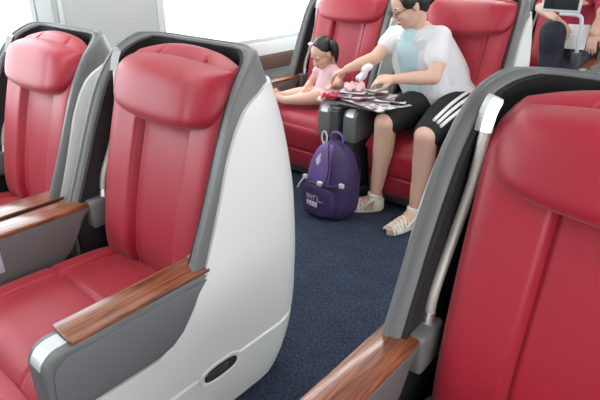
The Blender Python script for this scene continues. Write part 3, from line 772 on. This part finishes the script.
# ------------------------------------------------------------ backpack
def backpack():
    t = thing('backpack', 'dark purple backpack with pale printed pocket, leaning against the red leg rest', 'bag', (-1.665, 2.215, 0), R(-4))
    def body(u, v, w):
        return None
    # rounded body as stacked superellipse rings, narrower and domed at the top
    def stack(tab, n=40, ex=2.6):
        V = []; F = []
        for (z, hx, hy, cy, cx) in tab:
            for k in range(n):
                a = 2 * math.pi * k / n; c, s = math.cos(a), math.sin(a)
                V.append((cx + hx * math.copysign(abs(c) ** (2 / ex), c), cy + hy * math.copysign(abs(s) ** (2 / ex), s), z))
        m = len(tab)
        for j in range(m - 1):
            for k in range(n): F.append([j * n + k, j * n + (k + 1) % n, (j + 1) * n + (k + 1) % n, (j + 1) * n + k])
        F += [list(range(n))[::-1], [(m - 1) * n + k for k in range(n)]]
        return V, F
    hw = smooth_tab([(0, .10), (.02, .14), (.08, .158), (.2, .16), (.3, .145), (.38, .11), (.42, .07), (.44, .02)])
    dp = smooth_tab([(0, .08), (.02, .10), (.1, .115), (.25, .105), (.36, .08), (.42, .05), (.44, .015)])
    tab = [(z, interp(hw, z), interp(dp, z), .06 * z, 0) for z in [.004 + .436 * i / 34 for i in range(35)]]
    V, F = stack(tab); obj('main_compartment', V, F, 'purple', t, sharp=70)
    pw = smooth_tab([(.02, .09), (.05, .115), (.12, .122), (.18, .112), (.205, .09), (.215, .05)])
    tab = [(z, interp(pw, z), .058, -.085 + .05 * z, -.02) for z in [.02 + .195 * i / 16 for i in range(17)]]
    tab[0] = (.02, .08, .04, -.085, -.02); tab[-1] = (.215, .05, .03, -.07, -.02)
    V, F = stack(tab, 36, 2.4); po = obj('front_pocket', V, F, 'purple', t, sharp=70)
    # printed lettering on the pocket: a line of tall thin strokes above a pale block line
    yl = lambda x, z: -.137 + .05 * z + .16 * (x + .02) ** 2 * 8
    g = MB()
    def stroke(x0, z0, x1, z1, r=.0022): g.tube([(x0, yl(x0, z0) - .004, z0), (x1, yl(x1, z1) - .004, z1)], r, 6)
    x = -.07
    for ch in ((((0, 0), (0, 1)), ((0, 1), (1, 0)), ((1, 0), (1, 1))), (((0, 1), (.5, .5)), ((1, 1), (.5, .5)), ((.5, .5), (.5, 0))), (((0, 0), (0, 1)), ((0, 1), (1, 1))), (((0, 0), (0, 1)), ((0, 0), (1, 0)))):
        for (a, b_), (c, d) in ch: stroke(x + a * .019, .122 + b_ * .028, x + c * .019, .122 + d * .028, .003)
        x += .027
    stroke(x - .004, .122, x + .01, .122)
    g.make('lettering', 'logo', po)
    g = MB()
    for k in range(4):
        xx = -.07 + k * .021
        g.box((xx, yl(xx, .1) - .008, .082), (xx + .018, yl(xx, .1) + .01, .113), .002)
    g.make('printed_block', 'logo', po)
    # violet upper panel in front, following the body
    V = []; n = 14; mrows = 14
    for j in range(mrows + 1):
        z = .20 + .225 * j / mrows; a_, b_ = interp(hw, z), interp(dp, z)
        for i in range(n + 1):
            u = -1 + 1.35 * i / n; xx = u * a_ * .985
            yy = .06 * z - b_ * (1 - min(.999, abs(xx / a_)) ** 2.6) ** (1 / 2.6) - .006
            V.append((xx, yy, z))
    k = len(V); V += [(p[0], p[1] + .012, p[2]) for p in V]
    F = gridf(n + 1, mrows + 1) + gridf(n + 1, mrows + 1, k)
    F += [[i, i + 1, k + i + 1, k + i] for i in range(n)] + [[mrows * (n + 1) + i, mrows * (n + 1) + i + 1, k + mrows * (n + 1) + i + 1, k + mrows * (n + 1) + i] for i in range(n)]
    F += [[j * (n + 1) + q, (j + 1) * (n + 1) + q, k + (j + 1) * (n + 1) + q, k + j * (n + 1) + q] for j in range(mrows) for q in (0, n)]
    obj('front_panel', V, F, 'purple2', t, sharp=60)
    # pale reflective diamond on the panel
    z = .335
    MB().add([(-.045, -.078, z - .042), (-.022, -.082, z), (-.035, -.066, z + .045), (-.062, -.074, z + .005), (-.045, -.070, z - .042), (-.022, -.074, z), (-.035, -.058, z + .045), (-.062, -.066, z + .005)],
             [[0, 1, 2, 3], [4, 5, 6, 7], [0, 1, 5, 4], [1, 2, 6, 5], [2, 3, 7, 6], [3, 0, 4, 7]]).make('reflective_patch', 'strap', t)
    # zips, buckles, straps, handle
    zp = MB(); zp.tube(catmull([(.03 + .0, -.108, .20), (.055, -.108, .26), (.055, -.092, .33), (.03, -.068, .39), (-.005, -.03, .43)], 6), .004, 8)
    zp.tube(catmull([(-.13, -.085, .195), (-.07, -.128, .215), (0, -.135, .222), (.06, -.122, .215), (.10, -.09, .20)], 6), .004, 8); zp.make('zip', 'black', t)
    for (bx_, by, bz) in ((.022, -.128, .232), (.135, -.075, .235), (-.125, -.09, .222)):
        MB().box((bx_ - .014, by - .012, bz - .012), (bx_ + .014, by + .01, bz + .012), .004).make('buckle', 'strap', t)
    MB().tube(catmull([(.022, -.128, .235), (.07, -.118, .23), (.135, -.078, .235)], 5), .006, 8, flat=.5).make('compression_strap', 'purple', t)
    MB().tube(catmull([(-.125, -.095, .222), (-.138, -.12, .19), (-.155, -.125, .155)], 5), .0045, 8).make('strap_end', 'strap', t)
    h = MB().tube(catmull([(-.03, .02, .435), (-.025, .02, .475), (.01, .022, .49), (.045, .025, .475), (.05, .025, .43)], 6), .008, 8).make('handle', 'purple2', t)
    MB().tube([(-.06 + .035 * math.cos(a) * .55, -.005, .452 + .035 * math.sin(a)) for a in [k / 20 * 2 * math.pi for k in range(21)]], .005, 8).box((-.075, -.008, .40), (-.045, -.002, .425), .002).make('key_loop', 'strap', t)
    for s in (-1, 1):
        MB().tube(catmull([(s * .06, .06, .40), (s * .08, .125, .32), (s * .085, .135, .2), (s * .10, .10, .06)], 6), .016, 10, flat=.4).make('shoulder_strap', 'purple', t)
backpack()

# ------------------------------------------------------------ tray and printed matter on it
def slab(name, quad, z, th, m, parent=None, n=12, wav=.004, seed=0, off=(0, 0, 0)):
    """thin sheet with real thickness, gently wavy; quad = four (x,y) corners"""
    V = []
    for side in (1, 0):
        for j in range(n + 1):
            for i in range(n + 1):
                u, v = i / n, j / n
                x = (quad[0][0] * (1 - u) + quad[1][0] * u) * (1 - v) + (quad[3][0] * (1 - u) + quad[2][0] * u) * v
                y = (quad[0][1] * (1 - u) + quad[1][1] * u) * (1 - v) + (quad[3][1] * (1 - u) + quad[2][1] * u) * v
                e = max(abs(u - .5), abs(v - .5)) * 2
                V.append((x, y, z + (th if side else 0) + wav * (1 + noise.noise((x * 9 + seed, y * 9, seed))) * (.4 + e)))
    k = (n + 1) ** 2; F = gridf(n + 1, n + 1) + gridf(n + 1, n + 1, k)
    for i in range(n):
        F += [[i, i + 1, k + i + 1, k + i], [n * (n + 1) + i, n * (n + 1) + i + 1, k + n * (n + 1) + i + 1, k + n * (n + 1) + i]]
        F += [[i * (n + 1), (i + 1) * (n + 1), k + (i + 1) * (n + 1), k + i * (n + 1)], [i * (n + 1) + n, (i + 1) * (n + 1) + n, k + (i + 1) * (n + 1) + n, k + i * (n + 1) + n]]
    return obj(name, V, F, m, parent, off=off)
TZ = .628
tt = thing('tray_table', 'grey fold-out tray between the toddler and the woman, covered with prints', 'table', (-1.66, 2.5, .60))
MB().box((-.20, -.145, .008), (.215, .19, .02), .005).make('table_top', 'grey', tt)
MB().box((-.17, -.10, -.02), (-.11, .10, 0), .004).make('hinge', 'chrome', tt)
def rectq(cx, cy, w, h, a):
    c, s = math.cos(R(a)), math.sin(R(a)); return [(cx + x * c - y * s, cy + x * s + y * c) for x, y in ((-w, -h), (w, -h), (w, h), (-w, h))]
items = [
    ('newspaper', 'large open newspaper with blurred pictures, hanging over the tray front towards the knees', 'mag2', -1.56, 2.455, .165, .12, -16, 0, 'newspaper'),
    ('magazine', 'open magazine with dark pictures, nearest the woman on the tray', 'mag1', -1.52, 2.53, .105, .08, 22, .012, 'magazine'),
    ('magazine', 'pale catalogue sheet in the middle of the tray', 'mag3', -1.655, 2.49, .085, .10, -30, .02, 'magazine'),
    ('leaflet', 'pale printed leaflet at the front left corner of the tray, near the red cloth', 'mag3', -1.755, 2.41, .07, .05, 12, .018, 'leaflet'),
    ('paper_sheet', 'plain white sheet on the tray close to the toddler, under the pink cloth', 'paper', -1.735, 2.50, .075, .06, 18, .032, 'paper'),
    ('magazine', 'small dark-and-white printed card lying on top of the catalogue sheet', 'mag1', -1.62, 2.56, .06, .05, 48, .036, 'magazine'),
]
for nm, lb, m, cx, cy, w_, h_, a, dz, ct in items:
    o = slab(nm, [(x - cx, y - cy) for x, y in rectq(cx, cy, w_, h_, a)], 0, .003, m, wav=.004, seed=dz * 50 + a)
    o.location = (cx, cy, TZ + dz * .8); tag(o, lb, ct)
t = thing('centre_console', 'dark upright console filling the gap between the toddler seat arm and the woman seat arm', 'console', (-1.757, 2.60, 0))
MB().box((-.028, -.27, .06), (.032, .14, .575), .01).make('housing', 'dark', t); MB().box((-.026, -.26, .575), (.03, .13, .592), .004).make('lid', 'grey', t)
# small things on the console front
o = MB().box((-.03, -.022, 0), (.03, .022, .018), .004).make('tissue_pack', 'paper'); o.location = (-1.875, 2.385, .602); o.rotation_euler.z = R(25); tag(o, 'small white pack on the front end of the arm beside the toddler', 'pack')
V, F = cushion(lambda u, v, d: (u * .055, v * .032, d + .008 * math.sin(u * 5 + v * 3)), .02, nu=24, nv=18, edge=.5, back=.004, grooves=(-.3, .35), gd=.006, gw=.1)
o = obj('folded_cloth', V, F, 'redcloth'); o.location = (-1.815, 2.385, .632); o.rotation_euler.z = R(15); tag(o, 'bright red folded cloth beside the small white pack', 'cloth')
V, F = cushion(lambda u, v, d: (u * .06, v * .05, d + .01 * math.sin(u * 7 + v * 4)), .022, nu=24, nv=18, edge=.5, back=.004, grooves=(-.5, 0, .4), gd=.008, gw=.1)
o = obj('pink_cloth', V, F, 'pink'); o.location = (-1.735, 2.50, TZ + .052); o.rotation_euler.z = R(40); tag(o, 'crumpled pink cloth under the woman\'s hands', 'cloth')
V, F = cushion(lambda u, v, d: (u * .022, v * .055 + .006 * math.sin(u * 4), d + .006 * math.sin(v * 5)), .018, nu=16, nv=24, edge=.5, back=.012)
o = obj('paper_packet', V, F, 'bag'); o.location = (-1.63, 2.44, .79); o.rotation_euler = (R(55), R(10), R(-28)); tag(o, 'crinkled white packet held up between the woman\'s hands', 'packet')

# ------------------------------------------------------------ fold-out screen of the back row
t = thing('folding_screen', 'dark screen in a pale frame on a folding post, behind the navy trouser knee', 'screen', (-.99, 4.33, .588))
MB().box((-.335, -.075, .405), (-.065, -.055, .60), .008).make('screen_housing', 'screenf', t)
MB().box((-.318, -.079, .425), (-.083, -.0745, .585), .003).make('display', 'screen', t)
MB().tube(catmull([(-.20, -.06, .395), (-.10, -.06, .395), (-.06, -.055, .385), (-.045, -.045, .34), (-.045, -.02, .2), (-.045, 0, .12)], 6), .013, 12).make('post', 'screenf', t)
MB().box((-.075, -.03, .0), (-.015, .04, .13), .012).make('post_foot', 'dark', t)
o = slab('paper_sheet', [(-.07, -.09), (.08, -.09), (.08, .10), (-.07, .10)], 0, .002, 'paper', wav=.006); o.location = (-1.10, 4.47, .80); o.rotation_euler = (R(62), 0, R(8)); tag(o, 'white sheet in front of the passenger, below the dark screen', 'paper')
# control plate on the inner face of the aisle seat's left arm
MB().box((-.2722, -.33, .475), (-.266, -.245, .548), .003).make('control_plate', 'label', C, sharp=60)
# ------------------------------------------------------------ light
wd = bpy.data.worlds.new('sky'); scene.world = wd; wd.use_nodes = True
nt = wd.node_tree; bg = nt.nodes['Background']
bg.inputs['Color'].default_value = (.97, .985, 1, 1); bg.inputs['Strength'].default_value = 4.6
vs = scene.view_settings; vs.view_transform = 'Standard'; vs.look = 'None'; vs.gamma = 1; vs.use_curve_mapping = False; vs.exposure = .2
